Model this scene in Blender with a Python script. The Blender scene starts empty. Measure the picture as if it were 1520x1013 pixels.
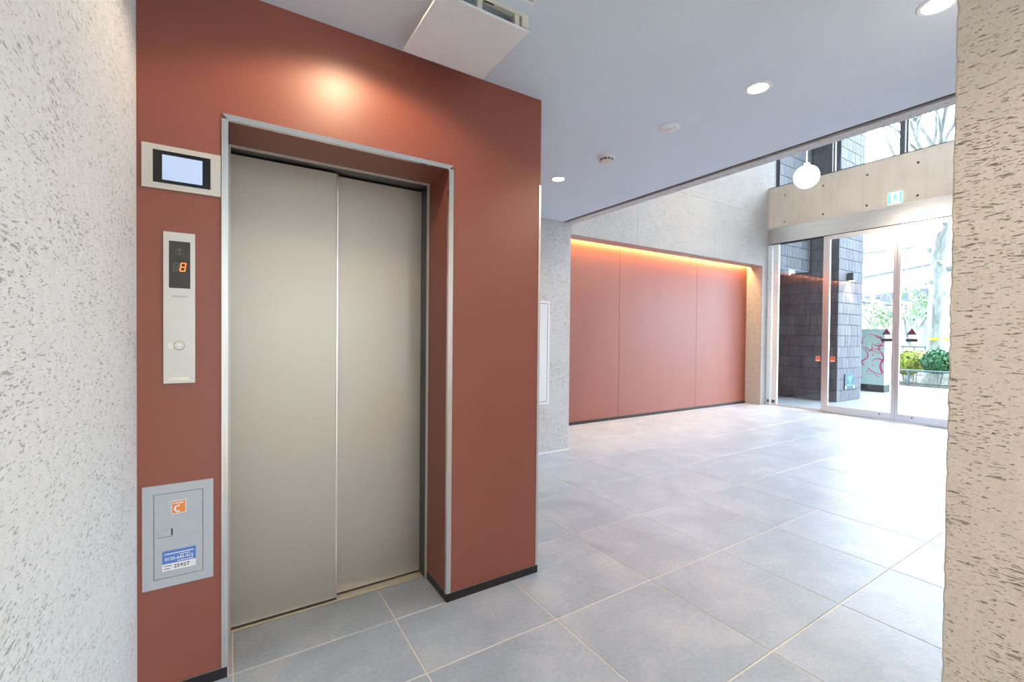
import bpy, bmesh, math, random
from mathutils import Vector, Matrix
random.seed(7)
PI = math.pi
SC = bpy.context.scene
COL = SC.collection

# ------------------------------------------------------------------ camera
CAM_Z = 1.257
F_PX, YAW, PITCH, ROLL = 665.27, .5656, -.0137, .0095
fw = Vector((math.sin(YAW) * math.cos(PITCH), math.cos(YAW) * math.cos(PITCH), math.sin(PITCH)))
rt = Vector((math.cos(YAW), -math.sin(YAW), 0))
up = rt.cross(fw)
rt, up = math.cos(ROLL) * rt + math.sin(ROLL) * up, -math.sin(ROLL) * rt + math.cos(ROLL) * up
cam = bpy.data.cameras.new('camera')
cam.sensor_width = 36
cam.sensor_fit = 'HORIZONTAL'
cam.lens = 36 * F_PX / 1520
cam.clip_start = .02
cam.clip_end = 500
co = bpy.data.objects.new('camera', cam)
COL.objects.link(co)
co.matrix_world = Matrix(((rt.x, up.x, -fw.x, 0), (rt.y, up.y, -fw.y, 0), (rt.z, up.z, -fw.z, CAM_Z), (0, 0, 0, 1)))
SC.camera = co

# ------------------------------------------------------------------ world, sun, exposure
W = bpy.data.worlds.new('sky')
SC.world = W
W.use_nodes = True
bg = W.node_tree.nodes['Background']
bg.inputs['Color'].default_value = (.74, .87, 1, 1)
bg.inputs['Strength'].default_value = 2.9
sl = bpy.data.lights.new('sun', 'SUN')
sl.energy = 2.0
sl.angle = math.radians(1)
sl.color = (1, .96, .9)
so = bpy.data.objects.new('sun', sl)
COL.objects.link(so)
so.rotation_euler = Vector((.60, .50, -.62)).to_track_quat('-Z', 'Y').to_euler()

vs = SC.view_settings
vs.view_transform = 'Standard'
vs.look = 'None'
vs.gamma = 1
vs.use_curve_mapping = False
vs.exposure = 2.5
SC.cycles.use_denoising = True
SC.cycles.max_bounces = 12
SC.cycles.diffuse_bounces = 6
SC.cycles.glossy_bounces = 5
SC.cycles.transparent_max_bounces = 16
SC.cycles.sample_clamp_indirect = 12
SC.cycles.caustics_reflective = False
SC.cycles.caustics_refractive = False

WARM = (1, .85, .66)
HALL_FILL_W = 38     # watts of an added, unseen hall fill light
SPOT_W = 6      # watts of a ceiling downlight
COVE_W = 15
GLOBE = 14.0

# ------------------------------------------------------------------ dimensions (metres; x right along lift wall, y into it)
Y0 = 1.918            # lift wall face
XL = -.254            # left plaster wall face
XP, YP = 1.57, .372   # arris of the right plaster mass
H = 2.485             # low ceiling
XB = 3.058            # end of the low ceiling
YF, YR = 4.537, 4.829  # lobby side wall face, recessed red panels face
XE = 8.53             # entrance wall
XR = 1.386            # right end of lift wall
HT = 6.2              # upper ceiling

# ------------------------------------------------------------------ materials
def lin(c):
    return c / 12.92 if c <= .04045 else ((c + .055) / 1.055) ** 2.4

def rgb(r, g, b):
    return (lin(r / 255), lin(g / 255), lin(b / 255), 1)

class NT:
    def __init__(self, name):
        self.m = bpy.data.materials.new(name)
        self.m.use_nodes = True
        self.t = self.m.node_tree
        self.p = self.t.nodes['Principled BSDF']
    def n(self, kind, **kw):
        nd = self.t.nodes.new(kind)
        for k, v in kw.items():
            setattr(nd, k, v)
        return nd
    def l(self, a, b):
        self.t.links.new(a, b)
    def pos(self, scale=(1, 1, 1), rot=(0, 0, 0), obj=False):
        g = self.n('ShaderNodeTexCoord') if obj else self.n('ShaderNodeNewGeometry')
        mp = self.n('ShaderNodeMapping')
        mp.inputs['Scale'].default_value = scale
        mp.inputs['Rotation'].default_value = rot
        self.l(g.outputs['Object' if obj else 'Position'], mp.inputs['Vector'])
        return mp.outputs[0]
    def noise(self, vec, scale, detail=4, rough=.5, dist=0):
        nd = self.n('ShaderNodeTexNoise')
        nd.inputs['Scale'].default_value = scale
        nd.inputs['Detail'].default_value = detail
        nd.inputs['Roughness'].default_value = rough
        nd.inputs['Distortion'].default_value = dist
        self.l(vec, nd.inputs['Vector'])
        return nd.outputs['Fac']
    def ramp(self, fac, stops, interp='LINEAR'):
        nd = self.n('ShaderNodeValToRGB')
        cr = nd.color_ramp
        cr.interpolation = interp
        while len(cr.elements) < len(stops):
            cr.elements.new(.5)
        for e, (p, c) in zip(cr.elements, stops):
            e.position = p
            e.color = c if len(c) == 4 else (*c, 1)
        self.l(fac, nd.inputs[0])
        return nd.outputs[0]
    def math(self, op, a, b=None, c=None):
        nd = self.n('ShaderNodeMath', operation=op)
        for i, v in enumerate((a, b, c)):
            if v is None:
                continue
            if isinstance(v, (int, float)):
                nd.inputs[i].default_value = v
            else:
                self.l(v, nd.inputs[i])
        return nd.outputs[0]
    def mix(self, fac, a, b, mode='MIX'):
        nd = self.n('ShaderNodeMix', data_type='RGBA', blend_type=mode)
        for i, v in ((0, fac), (6, a), (7, b)):
            if isinstance(v, (int, float)):
                nd.inputs[i].default_value = v
            elif isinstance(v, tuple):
                nd.inputs[i].default_value = v
            else:
                self.l(v, nd.inputs[i])
        return nd.outputs[2]
    def bump(self, h, strength, dist=.01, prev=None):
        nd = self.n('ShaderNodeBump')
        nd.inputs['Strength'].default_value = strength
        nd.inputs['Distance'].default_value = dist
        self.l(h, nd.inputs['Height'])
        if prev is not None:
            self.l(prev, nd.inputs['Normal'])
        return nd.outputs[0]
    def set(self, color=None, rough=None, metal=None, spec=None, normal=None, emit=None, es=None):
        for key, v in (('Base Color', color), ('Roughness', rough), ('Metallic', metal), ('Specular IOR Level', spec),
                       ('Normal', normal), ('Emission Color', emit), ('Emission Strength', es)):
            if v is None:
                continue
            if isinstance(v, (int, float, tuple)):
                self.p.inputs[key].default_value = v
            else:
                self.l(v, self.p.inputs[key])
        return self.m

def plain(name, c, rough=.5, metal=0, spec=.5, var=.06, scale=30, bump=0):
    t = NT(name)
    f = t.noise(t.pos(), scale, 3)
    k = t.ramp(f, [(.3, tuple(x * (1 - var) for x in c[:3])), (.7, tuple(min(1, x * (1 + var)) for x in c[:3]))])
    return t.set(k, rough, metal, spec, t.bump(f, bump, .002) if bump else None)

def emit(name, c, s):
    t = NT(name)
    return t.set((*c[:3], 1), .4, emit=(*c[:3], 1), es=s)

def plaster(name, base, pit, stretch, size, thr, depth):
    """rough scraped plaster: fine grain and pits drawn out sideways"""
    t = NT(name)
    fine = t.noise(t.pos(), 180, 3)
    mid = t.noise(t.pos(), 35, 4)
    a = t.noise(t.pos((size / stretch, size / stretch, size)), 1, 3, .55, .4)
    b = t.noise(t.pos((size * 1.9 / stretch, size * 1.9 / stretch, size * 1.7)), 1, 2, .5, .2)
    clump = t.noise(t.pos((4, 4, 6)), 1, 2)
    th = t.math('MULTIPLY_ADD', clump, -.16, thr + .08)
    m1 = t.math('SMOOTH_MIN', t.math('MULTIPLY', t.math('SUBTRACT', a, th), 22), 1, .1)
    m2 = t.math('SMOOTH_MIN', t.math('MULTIPLY', t.math('SUBTRACT', b, t.math('ADD', th, .03)), 22), 1, .1)
    pits = t.math('MAXIMUM', t.math('MAXIMUM', m1, m2), 0)
    c = t.mix(t.math('MULTIPLY', pits, .9), t.ramp(mid, [(.3, tuple(x * .93 for x in base[:3])), (.7, base[:3])]), pit)
    n1 = t.bump(fine, .35, .003)
    n2 = t.bump(mid, .35, .01, n1)
    n3 = t.bump(t.math('SUBTRACT', 1, pits), depth, .01, n2)
    return t.set(c, .9, 0, .2, n3)

M = {}
M['white_plaster'] = plaster('white_scraped_plaster', (.80, .825, .84), (.40, .405, .41, 1), 5, 205, .618, .5)
M['beige_plaster'] = plaster('beige_scraped_plaster', (.80, .69, .58), (.34, .29, .25, 1), 5.5, 190, .63, 1.0)
M['grey_plaster'] = plaster('grey_scraped_plaster', (.68, .68, .675), (.47, .47, .46, 1), 2.0, 80, .585, .5)

M['stone'] = plaster('pale_stone_plaster', (.45, .435, .42), (.33, .32, .31, 1), 2.0, 70, .59, .7)

def red_coat():
    t = NT('red_brown_coated_panel')
    f = t.noise(t.pos((1, 1, .35)), 2.2, 3)
    g = t.noise(t.pos(), 260, 2)
    c = t.ramp(f, [(.3, (.265, .068, .042)), (.7, (.297, .079, .049))])
    r = t.ramp(f, [(.3, (.41, .41, .41)), (.7, (.46, .46, .46))])
    return t.set(c, r, 0, .75, t.bump(g, .03, .001))
M['red'] = red_coat()

def stone_tile():
    t = NT('grey_stone_tile')
    oi = t.n('ShaderNodeObjectInfo')
    rnd = oi.outputs['Random']
    off = t.n('ShaderNodeVectorMath', operation='SCALE')
    off.inputs[0].default_value = (7, 11, 0)
    t.l(rnd, off.inputs['Scale'])
    add = t.n('ShaderNodeVectorMath', operation='ADD')
    t.l(t.pos(), add.inputs[0])
    t.l(off.outputs[0], add.inputs[1])
    v = add.outputs[0]
    cloud = t.noise(v, 3.2, 5, .6, .4)
    speck = t.noise(v, 55, 4, .65)
    mp = t.n('ShaderNodeMapping')
    mp.inputs['Scale'].default_value = (26, 90, 1)
    mp.inputs['Rotation'].default_value = (0, 0, .5)
    t.l(v, mp.inputs['Vector'])
    lines = t.noise(mp.outputs[0], 1, 4, .6)
    c1 = t.ramp(cloud, [(.28, rgb(156, 166, 178)), (.5, rgb(171, 180, 191)), (.72, rgb(194, 197, 202))])
    c2 = t.ramp(speck, [(.35, (.33, .34, .36)), (.65, (.68, .68, .68))])
    c = t.mix(.45, c1, c2, 'SOFT_LIGHT')
    c = t.mix(.12, c, t.ramp(rnd, [(0, (.3, .31, .33)), (1, (.55, .55, .55))]))
    r = t.ramp(cloud, [(.3, (.30, .30, .30)), (.7, (.38, .38, .38))])
    n = t.bump(lines, .38, .005, t.bump(speck, .14, .002))
    return t.set(c, r, 0, .5, n)
M['tile'] = stone_tile()
M['grout'] = plain('cream_grout', rgb(238, 227, 208), .85, var=.08, scale=60)
M['paint'] = plain('ceiling_white_paint', (.70, .79, .885), .75, spec=.3, var=.015, scale=3)
M['concrete'] = None
def concrete():
    t = NT('fair_faced_concrete')
    a = t.noise(t.pos((1, 1, 1)), 2.5, 5, .6)
    b = t.noise(t.pos((1, 6, .8)), 2.2, 3)
    g = t.noise(t.pos(), 120, 3)
    c = t.ramp(a, [(.25, (.46, .405, .335)), (.5, (.52, .465, .39)), (.75, (.57, .52, .45))])
    c = t.mix(.25, c, t.ramp(b, [(.35, (.43, .38, .32)), (.6, (.56, .51, .44))]))
    return t.set(c, .7, 0, .35, t.bump(g, .12, .002))
M['concrete'] = concrete()
M['hole'] = plain('dark_plug_gap_shade', (.12, .11, .10), .8)  # plugs and locks, also the painted shade of the ceiling gap
M['black'] = plain('black_skirting', (.012, .012, .014), .45)
M['bronze_line'] = plain('grey_metal_line', (.36, .33, .30), .35, .8)

def brushed(name, c, rough, metal=1.0, axis=2, amt=.10):
    t = NT(name)
    s = [240, 240, 240]
    s[axis] = 2
    f = t.noise(t.pos(tuple(s)), 1, 3, .6)
    k = t.ramp(f, [(.3, tuple(x * (1 - amt) for x in c)), (.7, tuple(min(1, x * (1 + amt)) for x in c))])
    r = t.ramp(f, [(.3, (rough * .9,) * 3), (.7, (rough * 1.1,) * 3)])
    t.p.inputs['Anisotropic'].default_value = .5
    return t.set(k, r, metal, .5)
M['steel'] = brushed('brushed_steel', (.78, .77, .76), .24)
M['steel_h'] = brushed('brushed_steel_across', (.78, .77, .76), .2, axis=1)
M['lift_door'] = brushed('satin_steel_door', (.56, .50, .43), .42, .75, 2, .012)
M['dark_steel'] = brushed('dark_jamb_steel', (.10, .105, .115), .4, .7, 2, .05)
M['sill'] = brushed('lift_sill_metal', (.72, .66, .54), .4, .8, 0)
M['alu'] = brushed('silver_door_rail', (.66, .65, .66), .33, .85, 2, .04)
M['pale_alu'] = plain('pale_sky_sheen_post', (.70, .76, .78), .35, .25)  # reflected sky on the posts is put into this pale colour
M['alu_dark'] = plain('dark_window_frame', (.10, .12, .14), .4, .5)
M['plate'] = brushed('satin_silver_plate', (.66, .63, .58), .42, .6, 0, .03)
M['box_grey'] = plain('grey_painted_steel', (.47, .49, .52), .5, .1, var=.03)
M['bezel'] = plain('black_glossy_bezel', (.008, .009, .012), .12)
M['dark_lens'] = plain('smoked_display', (.055, .052, .046), .25)
M['ghost'] = plain('smoked_display_mark', (.105, .105, .098), .4)
M['screen'] = emit('lit_lcd_screen', (.34, .43, .62), .13)
M['orange_led'] = emit('orange_led', (1, .20, .03), .30)
M['white_plastic'] = plain('white_plastic', (.83, .86, .88), .45, var=.02)
M['offwhite_plastic'] = plain('off_white_plastic', (.72, .70, .62), .5, var=.02)
M['ivory'] = plain('ivory_label', (.80, .76, .64), .6)
M['slot'] = plain('black_slot', (.01, .01, .01), .7)
M['orange_sticker'] = plain('orange_sticker', rgb(240, 140, 70), .55, var=.03)
M['blue_sticker'] = plain('blue_sticker', rgb(92, 128, 198), .5, var=.02)
M['white_sticker'] = plain('white_sticker', (.82, .82, .80), .55, var=.02)
M['ink'] = plain('dark_ink', (.05, .05, .06), .6)
M['lamp_lens'] = emit('glowing_lamp_lens', (1, .82, .58), 7)
M['globe'] = emit('glowing_opal_globe', (1, .80, .56), GLOBE)
M['led'] = emit('warm_led_strip', (1, .55, .20), 10)
M['exit_white'] = emit('lit_exit_sign_white', (.70, 1, .88), .22)
M['exit_green'] = emit('lit_exit_sign_green', (.10, .80, .50), .16)
M['tower_tile'] = None
def tower():
    t = NT('ribbed_grey_facade_tile')
    oi = t.n('ShaderNodeObjectInfo')
    a = t.noise(t.pos((40, 40, 3)), 1, 4, .6)
    b = t.noise(t.pos(), 9, 4)
    c = t.ramp(a, [(.3, (.065, .072, .087)), (.55, (.12, .13, .15)), (.78, (.25, .26, .28))])
    c = t.mix(.35, c, t.ramp(b, [(.3, (.065, .072, .087)), (.7, (.18, .19, .21))]))
    c = t.mix(.22, c, t.ramp(oi.outputs['Random'], [(0, (.07, .078, .094)), (1, (.20, .21, .23))]))
    r = t.ramp(b, [(.3, (.42, .42, .42)), (.7, (.6, .6, .6))])
    return t.set(c, r, 0, .22, t.bump(a, .25, .003))
M['tower_tile'] = tower()
M['tower_joint'] = plain('dark_joint', (.03, .032, .036), .85)

def glass(name, tint, refl=.03):
    t = NT(name)
    t.t.nodes.remove(t.p)
    lw = t.n('ShaderNodeLayerWeight')
    lw.inputs['Blend'].default_value = .5
    f = t.math('MULTIPLY_ADD', t.math('POWER', lw.outputs['Facing'], 5), .9, refl)
    tr = t.n('ShaderNodeBsdfTransparent')
    tr.inputs[0].default_value = (*tint, 1)
    gl = t.n('ShaderNodeBsdfGlossy')
    gl.inputs['Roughness'].default_value = 0
    gl.inputs['Color'].default_value = (1, 1, 1, 1)
    mx = t.n('ShaderNodeMixShader')
    t.l(f, mx.inputs[0])
    t.l(tr.outputs[0], mx.inputs[1])
    t.l(gl.outputs[0], mx.inputs[2])
    out = [n for n in t.t.nodes if n.type == 'OUTPUT_MATERIAL'][0]
    t.l(mx.outputs[0], out.inputs[0])
    return t.m
M['glass'] = glass('clear_door_glass', (.975, .99, .985))
M['teal_sign'] = plain('dark_teal_plate', rgb(14, 62, 84), .4)
M['lime'] = plain('bright_green_print', rgb(60, 215, 130), .5)
M['mint'] = plain('mint_painted_steel', rgb(172, 199, 192), .55, var=.04)
M['magenta'] = plain('magenta_print', rgb(205, 25, 110), .5)
M['cabinet_base'] = plain('dark_cabinet_base', (.03, .035, .035), .7)
M['bark'] = None
def bark():
    t = NT('pale_plane_tree_bark')
    a = t.noise(t.pos((3, 3, 1.2)), 1.6, 5, .6, 1)
    b = t.noise(t.pos(), 40, 3)
    c = t.ramp(a, [(.35, (.27, .30, .28)), (.5, (.46, .47, .43)), (.65, (.62, .61, .56))])
    return t.set(c, .9, 0, .2, t.bump(b, .4, .01))
M['bark'] = bark()
M['yellow'] = plain('yellow_tape', rgb(250, 220, 20), .5)
M['leaf_yellow'] = plain('yellow_green_leaf', rgb(150, 165, 40), .5, var=.45, scale=14)
M['leaf_green'] = plain('deep_green_leaf', rgb(45, 112, 62), .5, var=.45, scale=12)
M['leaf_pale'] = plain('pale_green_leaf', rgb(130, 160, 110), .6, var=.35, scale=3)
M['pave'] = plain('pale_porch_paving', rgb(114, 119, 127), .7, var=.07, scale=9)
M['asphalt'] = plain('street_asphalt', rgb(120, 125, 134), .9, var=.06, scale=5)
M['kerb'] = plain('pale_kerb_stone', rgb(205, 205, 205), .8)
M['soil'] = plain('dark_soil', rgb(92, 80, 66), .95, var=.3)
M['rail'] = plain('grey_painted_rail', rgb(92, 108, 110), .5)
M['viaduct'] = plain('pale_viaduct_paint', rgb(150, 155, 170), .7, var=.03, scale=1)
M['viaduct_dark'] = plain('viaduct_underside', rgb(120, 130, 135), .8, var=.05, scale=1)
M['house'] = plain('pale_house_render', rgb(196, 192, 186), .8, var=.05, scale=1)
M['roof'] = plain('slate_house_roof', rgb(96, 104, 114), .7, var=.1, scale=4)
M['pane'] = plain('house_window_glass', rgb(60, 72, 84), .15)

# ------------------------------------------------------------------ mesh helpers
def box(bm, x0, x1, y0, y1, z0, z1, bev=0):
    vs_ = [bm.verts.new((x, y, z)) for z in (z0, z1) for y in (y0, y1) for x in (x0, x1)]
    fs = [bm.faces.new([vs_[i] for i in q]) for q in ((0, 2, 3, 1), (4, 5, 7, 6), (0, 1, 5, 4), (2, 6, 7, 3), (0, 4, 6, 2), (1, 3, 7, 5))]
    if bev:
        es = list({e for f in fs for e in f.edges})
        bmesh.ops.bevel(bm, geom=es, offset=bev, segments=2, affect='EDGES', profile=.6)

def prism(bm, pts, axis, a0, a1):
    """pts in the two other axes (in x,y,z order); extruded along axis from a0 to a1"""
    def v(p, a):
        q = list(p)
        q.insert(axis, a)
        return q
    A = [bm.verts.new(v(p, a0)) for p in pts]
    B = [bm.verts.new(v(p, a1)) for p in pts]
    n = len(pts)
    fs = [bm.faces.new(A), bm.faces.new(B)]
    for i in range(n):
        fs.append(bm.faces.new((A[i], A[(i + 1) % n], B[(i + 1) % n], B[i])))
    bmesh.ops.recalc_face_normals(bm, faces=fs)

def lathe(bm, prof, c, seg=32, axis=2):
    """prof: list of (radius, height); closed on the axis where the radius is 0"""
    rings = []
    for r, h in prof:
        ring = []
        for i in range(1 if r == 0 else seg):
            a = 2 * PI * i / seg
            p = [r * math.cos(a), r * math.sin(a)]
            p.insert(axis, h)
            ring.append(bm.verts.new(Vector(p) + Vector(c)))
        rings.append(ring)
    fs = []
    for a, b in zip(rings, rings[1:]):
        for i in range(seg):
            j = (i + 1) % seg
            if len(a) == 1 and len(b) == 1:
                continue
            if len(a) == 1:
                fs.append(bm.faces.new((a[0], b[i], b[j])))
            elif len(b) == 1:
                fs.append(bm.faces.new((a[i], b[0], a[j])))
            else:
                fs.append(bm.faces.new((a[i], b[i], b[j], a[j])))
    bmesh.ops.recalc_face_normals(bm, faces=fs)

def tube(bm, pts, radii, seg=8):
    """a tapered tube through pts"""
    pts = [Vector(p) for p in pts]
    rings = []
    side = None
    for i, p in enumerate(pts):
        d = (pts[min(i + 1, len(pts) - 1)] - pts[max(i - 1, 0)]).normalized()
        if side is None:
            side = d.orthogonal().normalized()
        side = (side - side.dot(d) * d).normalized()
        s2 = d.cross(side)
        r = radii[i] if isinstance(radii, (list, tuple)) else radii
        rings.append([bm.verts.new(p + r * (math.cos(2 * PI * k / seg) * side + math.sin(2 * PI * k / seg) * s2)) for k in range(seg)])
    for a, b in zip(rings, rings[1:]):
        for k in range(seg):
            bm.faces.new((a[k], a[(k + 1) % seg], b[(k + 1) % seg], b[k]))
    bm.faces.new(rings[0][::-1])
    bm.faces.new(rings[-1])

ROOT = {}
def mesh_of(name, bm, mat, smooth=False):
    me = bpy.data.meshes.new(name)
    bm.to_mesh(me)
    bm.free()
    for m in (mat if isinstance(mat, (list, tuple)) else [mat]):
        me.materials.append(m)
    if smooth:
        for p in me.polygons:
            p.use_smooth = True
        me.set_sharp_from_angle(angle=math.radians(40))
    return me

def tag(o, label=None, cat=None, group=None, kind=None):
    for k, v in (('label', label), ('category', cat), ('group', group), ('kind', kind)):
        if v:
            o[k] = v
    return o

def part(name, bm, mat, parent=None, smooth=False, label=None, kind=None):
    """links one mesh object; vertices come in world coordinates"""
    me = mesh_of(name, bm, mat, smooth)
    o = bpy.data.objects.new(name, me)
    COL.objects.link(o)
    if parent is not None:
        loc = ROOT[parent.name]
        me.transform(Matrix.Translation(-loc))
        o.parent = parent
        ROOT[o.name] = loc
    else:
        ROOT[o.name] = Vector((0, 0, 0))
    return tag(o, label, kind=kind)

def thing(name, label, cat, loc, group=None, kind=None):
    o = bpy.data.objects.new(name, None)
    o.empty_display_size = .1
    COL.objects.link(o)
    o.location = loc
    ROOT[o.name] = Vector(loc)
    return tag(o, label, cat, group, kind)

def struct(name, bm, mat, label, cat, smooth=False):
    o = part(name, bm, mat, None, smooth)
    return tag(o, label, cat, kind='structure')

def B(*boxes, bev=0):
    bm = bmesh.new()
    for b in boxes:
        box(bm, *b, bev=bev)
    return bm

def place(name, me, parent, loc, rz=0):
    o = bpy.data.objects.new(name, me)
    COL.objects.link(o)
    o.parent = parent
    o.location = Vector(loc) - ROOT[parent.name]
    o.rotation_euler = (0, 0, rz)
    return o

def text_bm(body, size, x, y, z, sx=1, shear=0, font_align='LEFT', depth=.0004):
    """lettering standing on the plane y, facing -y"""
    cu = bpy.data.curves.new('lettering', 'FONT')
    cu.body = body
    cu.size = size
    cu.extrude = depth
    cu.offset = size * .018
    cu.shear = shear
    cu.align_x = font_align
    cu.resolution_u = 2
    to = bpy.data.objects.new('lettering', cu)
    COL.objects.link(to)
    bpy.context.view_layer.update()
    dg = bpy.context.evaluated_depsgraph_get()
    me = bpy.data.meshes.new_from_object(to.evaluated_get(dg))
    bpy.data.objects.remove(to)
    bpy.data.curves.remove(cu)
    me.transform(Matrix.Translation((x, y, z)) @ Matrix.Rotation(PI / 2, 4, 'X') @ Matrix.Diagonal((sx, 1, 1, 1)))
    bm = bmesh.new()
    bm.from_mesh(me)
    bpy.data.meshes.remove(me)
    return bm

# ================================================================== SETTING
# ---- floor and its tiles
floor = struct('floor', B((XL - .1, XE + .27, -3.3, 1.918, -.12, -.0025), (-.02, .90, 1.918, 2.20, -.12, -.0025),
                          (XR - .1, XE + .27, 1.918, 5.0, -.12, -.0025)), M['grout'],
               'pale cream-grouted floor under the grey stone tiles of the lobby', 'floor')
TX, TY, GX, GY, GAP = .606, .6135, .019, .3235, .0064
tile_mesh = {}
def tile(x0, x1, y0, y1):
    if x1 - x0 < .012 or y1 - y0 < .012:
        return
    key = (round(x1 - x0, 3), round(y1 - y0, 3))
    if key not in tile_mesh:
        bm = bmesh.new()
        box(bm, -key[0] / 2, key[0] / 2, -key[1] / 2, key[1] / 2, -.010, 0)
        bmesh.ops.bevel(bm, geom=[e for e in bm.edges if all(v.co.z > -.001 for v in e.verts)], offset=.0012, segments=1, affect='EDGES')
        tile_mesh[key] = mesh_of('floor_tile', bm, M['tile'])
    place('floor_tile', tile_mesh[key], floor, ((x0 + x1) / 2, (y0 + y1) / 2, 0))
for i in range(-1, 15):
    for j in range(-1, 8):
        x0, x1 = GX + i * TX, GX + (i + 1) * TX
        y0, y1 = GY + j * TY, GY + (j + 1) * TY
        x0, x1, y1 = max(x0, XL), min(x1, XE - .03), min(y1, YR)
        if j == 7:
            y1 = YR
        if x1 <= x0:
            continue
        g = GAP / 2
        if y1 <= Y0 - .01 or x0 >= XR:                       # open lobby
            if x0 > XP and y1 < YP:
                continue
            tile(x0 + g, x1 - g, y0 + g, y1 - g)
        elif y0 < Y0:                                        # row cut by the lift wall
            tile(x0 + g, min(x1, XR + (9 if x1 > XR else 0)) - g, y0 + g, Y0 - g) if x1 <= XR else (
                tile(x0 + g, x1 - g, y0 + g, Y0 - g), tile(XR + g, x1 - g, Y0 - g, y1 - g))
        elif x1 > XR:
            tile(max(x0, XR) + g, x1 - g, y0 + g, y1 - g)
for x0, x1 in ((.0, .019), (.019, .625), (.625, .868)):      # tiles cut to the lift alcove
    tile(x0 + .0028, x1 - .0028, Y0 + .0028, 2.188)

# ---- ceilings
struct('ceiling', B((XL - .1, XB, -3.3, 4.9, H, H + .12)), M['paint'], 'low pale grey painted ceiling over the lift lobby', 'ceiling')
struct('ceiling_upper', B((XB + .05, XE + .4, -.1, 4.7, HT, HT + .1)), M['paint'], 'high white ceiling over the entrance hall', 'ceiling')

# ---- lift wall
lift = struct('wall_lift', B((XL, 0, Y0, 2.34, 0, H), (.868, XR, Y0, 3.813, 0, H), (0, .868, Y0, 2.34, 2.0195, H),
                             (-.3, .868, 2.34, 2.44, 0, H)), M['red'],
              'red-brown panel wall around the lift doorway', 'wall')
struct('baseboard_lift', B((XL, -.0, Y0 - .004, Y0, 0, .038), (.866, XR + .002, Y0 - .004, Y0, 0, .038), (.8645, .868, Y0 - .004, 2.165, 0, .038)),
       M['black'], 'low black skirting along the red lift wall', 'baseboard')
struct('trim_1', B((XL, 0, Y0 - .003, Y0, .038, .0405), (.8675, XR, Y0 - .003, Y0, .038, .0405), (.8655, .868, Y0, 2.165, .038, .0405)),
       M['bronze_line'], 'thin metal line on top of the black skirting by the lift', 'trim')
fr = struct('trim_2', B((-.0185, .0015, Y0 - .006, Y0 + .03, .0405, 2.0195), (.8625, .8855, Y0 - .006, Y0 + .012, .0405, 2.0195)),
            M['steel'], 'bright steel edging around the lift alcove', 'trim')
bm = bmesh.new()
prism(bm, [(-.0185, 2.0385), (.8855, 2.0385), (.8625, 2.0185), (.0015, 2.0185)], 1, Y0 - .006, Y0 + .012)
part('head_piece', bm, M['steel_h'], fr)
struct('trim_3', B((XR - .011, XR + .003, Y0 - .003, Y0 + .014, .0405, 2.042), bev=.001), M['steel'], 'steel guard on the free corner of the red lift wall', 'trim')

# ---- lift jamb, sill and doors
jb = struct('trim_4', B((-.004, .0095, 2.165, 2.30, 0, 2.0085), (.8575, .868, 2.165, 2.30, 0, 2.0085), (-.004, .868, 2.165, 2.30, 2.0085, 2.0195)),
            M['dark_steel'], 'dark steel lining behind the lift alcove', 'trim')
part('edge_strip', B((-.002, .0105, 2.159, 2.167, 0, 2.0195), (.8555, .866, 2.159, 2.167, 0, 2.0195), (.0105, .8555, 2.159, 2.167, 2.0095, 2.0195)), M['plate'], jb, label='bright steel edge strip')
sill = struct('trim_5', B((.0, .866, 2.190, 2.205, -.03, .001), (.0, .866, 2.208, 2.222, -.03, .001), (.0, .866, 2.225, 2.245, -.03, .001), (.0, .866, 2.248, 2.30, -.03, .001), (0, .866, 2.19, 2.3, -.03, -.006)),
              M['sill'], 'grooved metal lift sill under the sliding doors', 'sill')
d1 = struct('door_1', B((.0095, .4290, 2.213, 2.233, .008, 2.0)), M['lift_door'], 'left leaf of the satin beige steel lift door, nearer track', 'door')
part('edge_strip', B((.4290, .4370, 2.209, 2.235, .008, 2.0), bev=.002), M['steel'], d1, label='bright steel leading edge')
part('bottom_shoe', B((.012, .435, 2.214, 2.232, .002, .008)), M['slot'], d1)
d2 = struct('door_2', B((.405, .8565, 2.246, 2.266, .008, 2.0)), M['lift_door'], 'right leaf of the satin beige steel lift door, rear track', 'door')
part('bottom_shoe', B((.41, .855, 2.247, 2.265, .002, .008)), M['slot'], d2)

# ---- plaster walls
def plaster_face(name, fixed, sign, a0, a1, z0, z1, thick, mat, label, free_end):
    """plaster slab facing +-x with a slightly ragged free end"""
    bm = bmesh.new()
    nz = 150
    rnd = random.Random(3)
    rows = []
    for k in range(nz + 1):
        z = z0 + (z1 - z0) * k / nz
        j = rnd.uniform(-.0028, .0028) if free_end is not None else 0
        rows.append([bm.verts.new((fixed, a0, z)), bm.verts.new((fixed, a1 - .004 + j, z)),
                     bm.verts.new((fixed + sign * .005, a1 + j * .5, z)), bm.verts.new((fixed + sign * thick, a1, z)), bm.verts.new((fixed + sign * thick, a0, z))])
    for a, b in zip(rows, rows[1:]):
        for i in range(5):
            bm.faces.new((a[i], a[(i + 1) % 5], b[(i + 1) % 5], b[i]))
    bm.faces.new(rows[0]); bm.faces.new(rows[-1])
    bmesh.ops.recalc_face_normals(bm, faces=bm.faces[:])
    return struct(name, bm, mat, label, 'wall')
struct('wall_left', B((XL - .1, XL, -3.2, 2.44, 0, H)), M['white_plaster'], 'white scraped plaster wall beside the lift controls', 'wall')
plaster_face('wall_right', XP, 1, -1.0, YP, 0, H, .2, M['beige_plaster'], 'beige scraped plaster wall end closing the view on the right', True)
struct('wall_back', B((XL - .1, XP + .2, -3.3, -3.2, 0, H)), M['white_plaster'], 'white plaster wall behind the viewpoint', 'wall')
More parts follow.
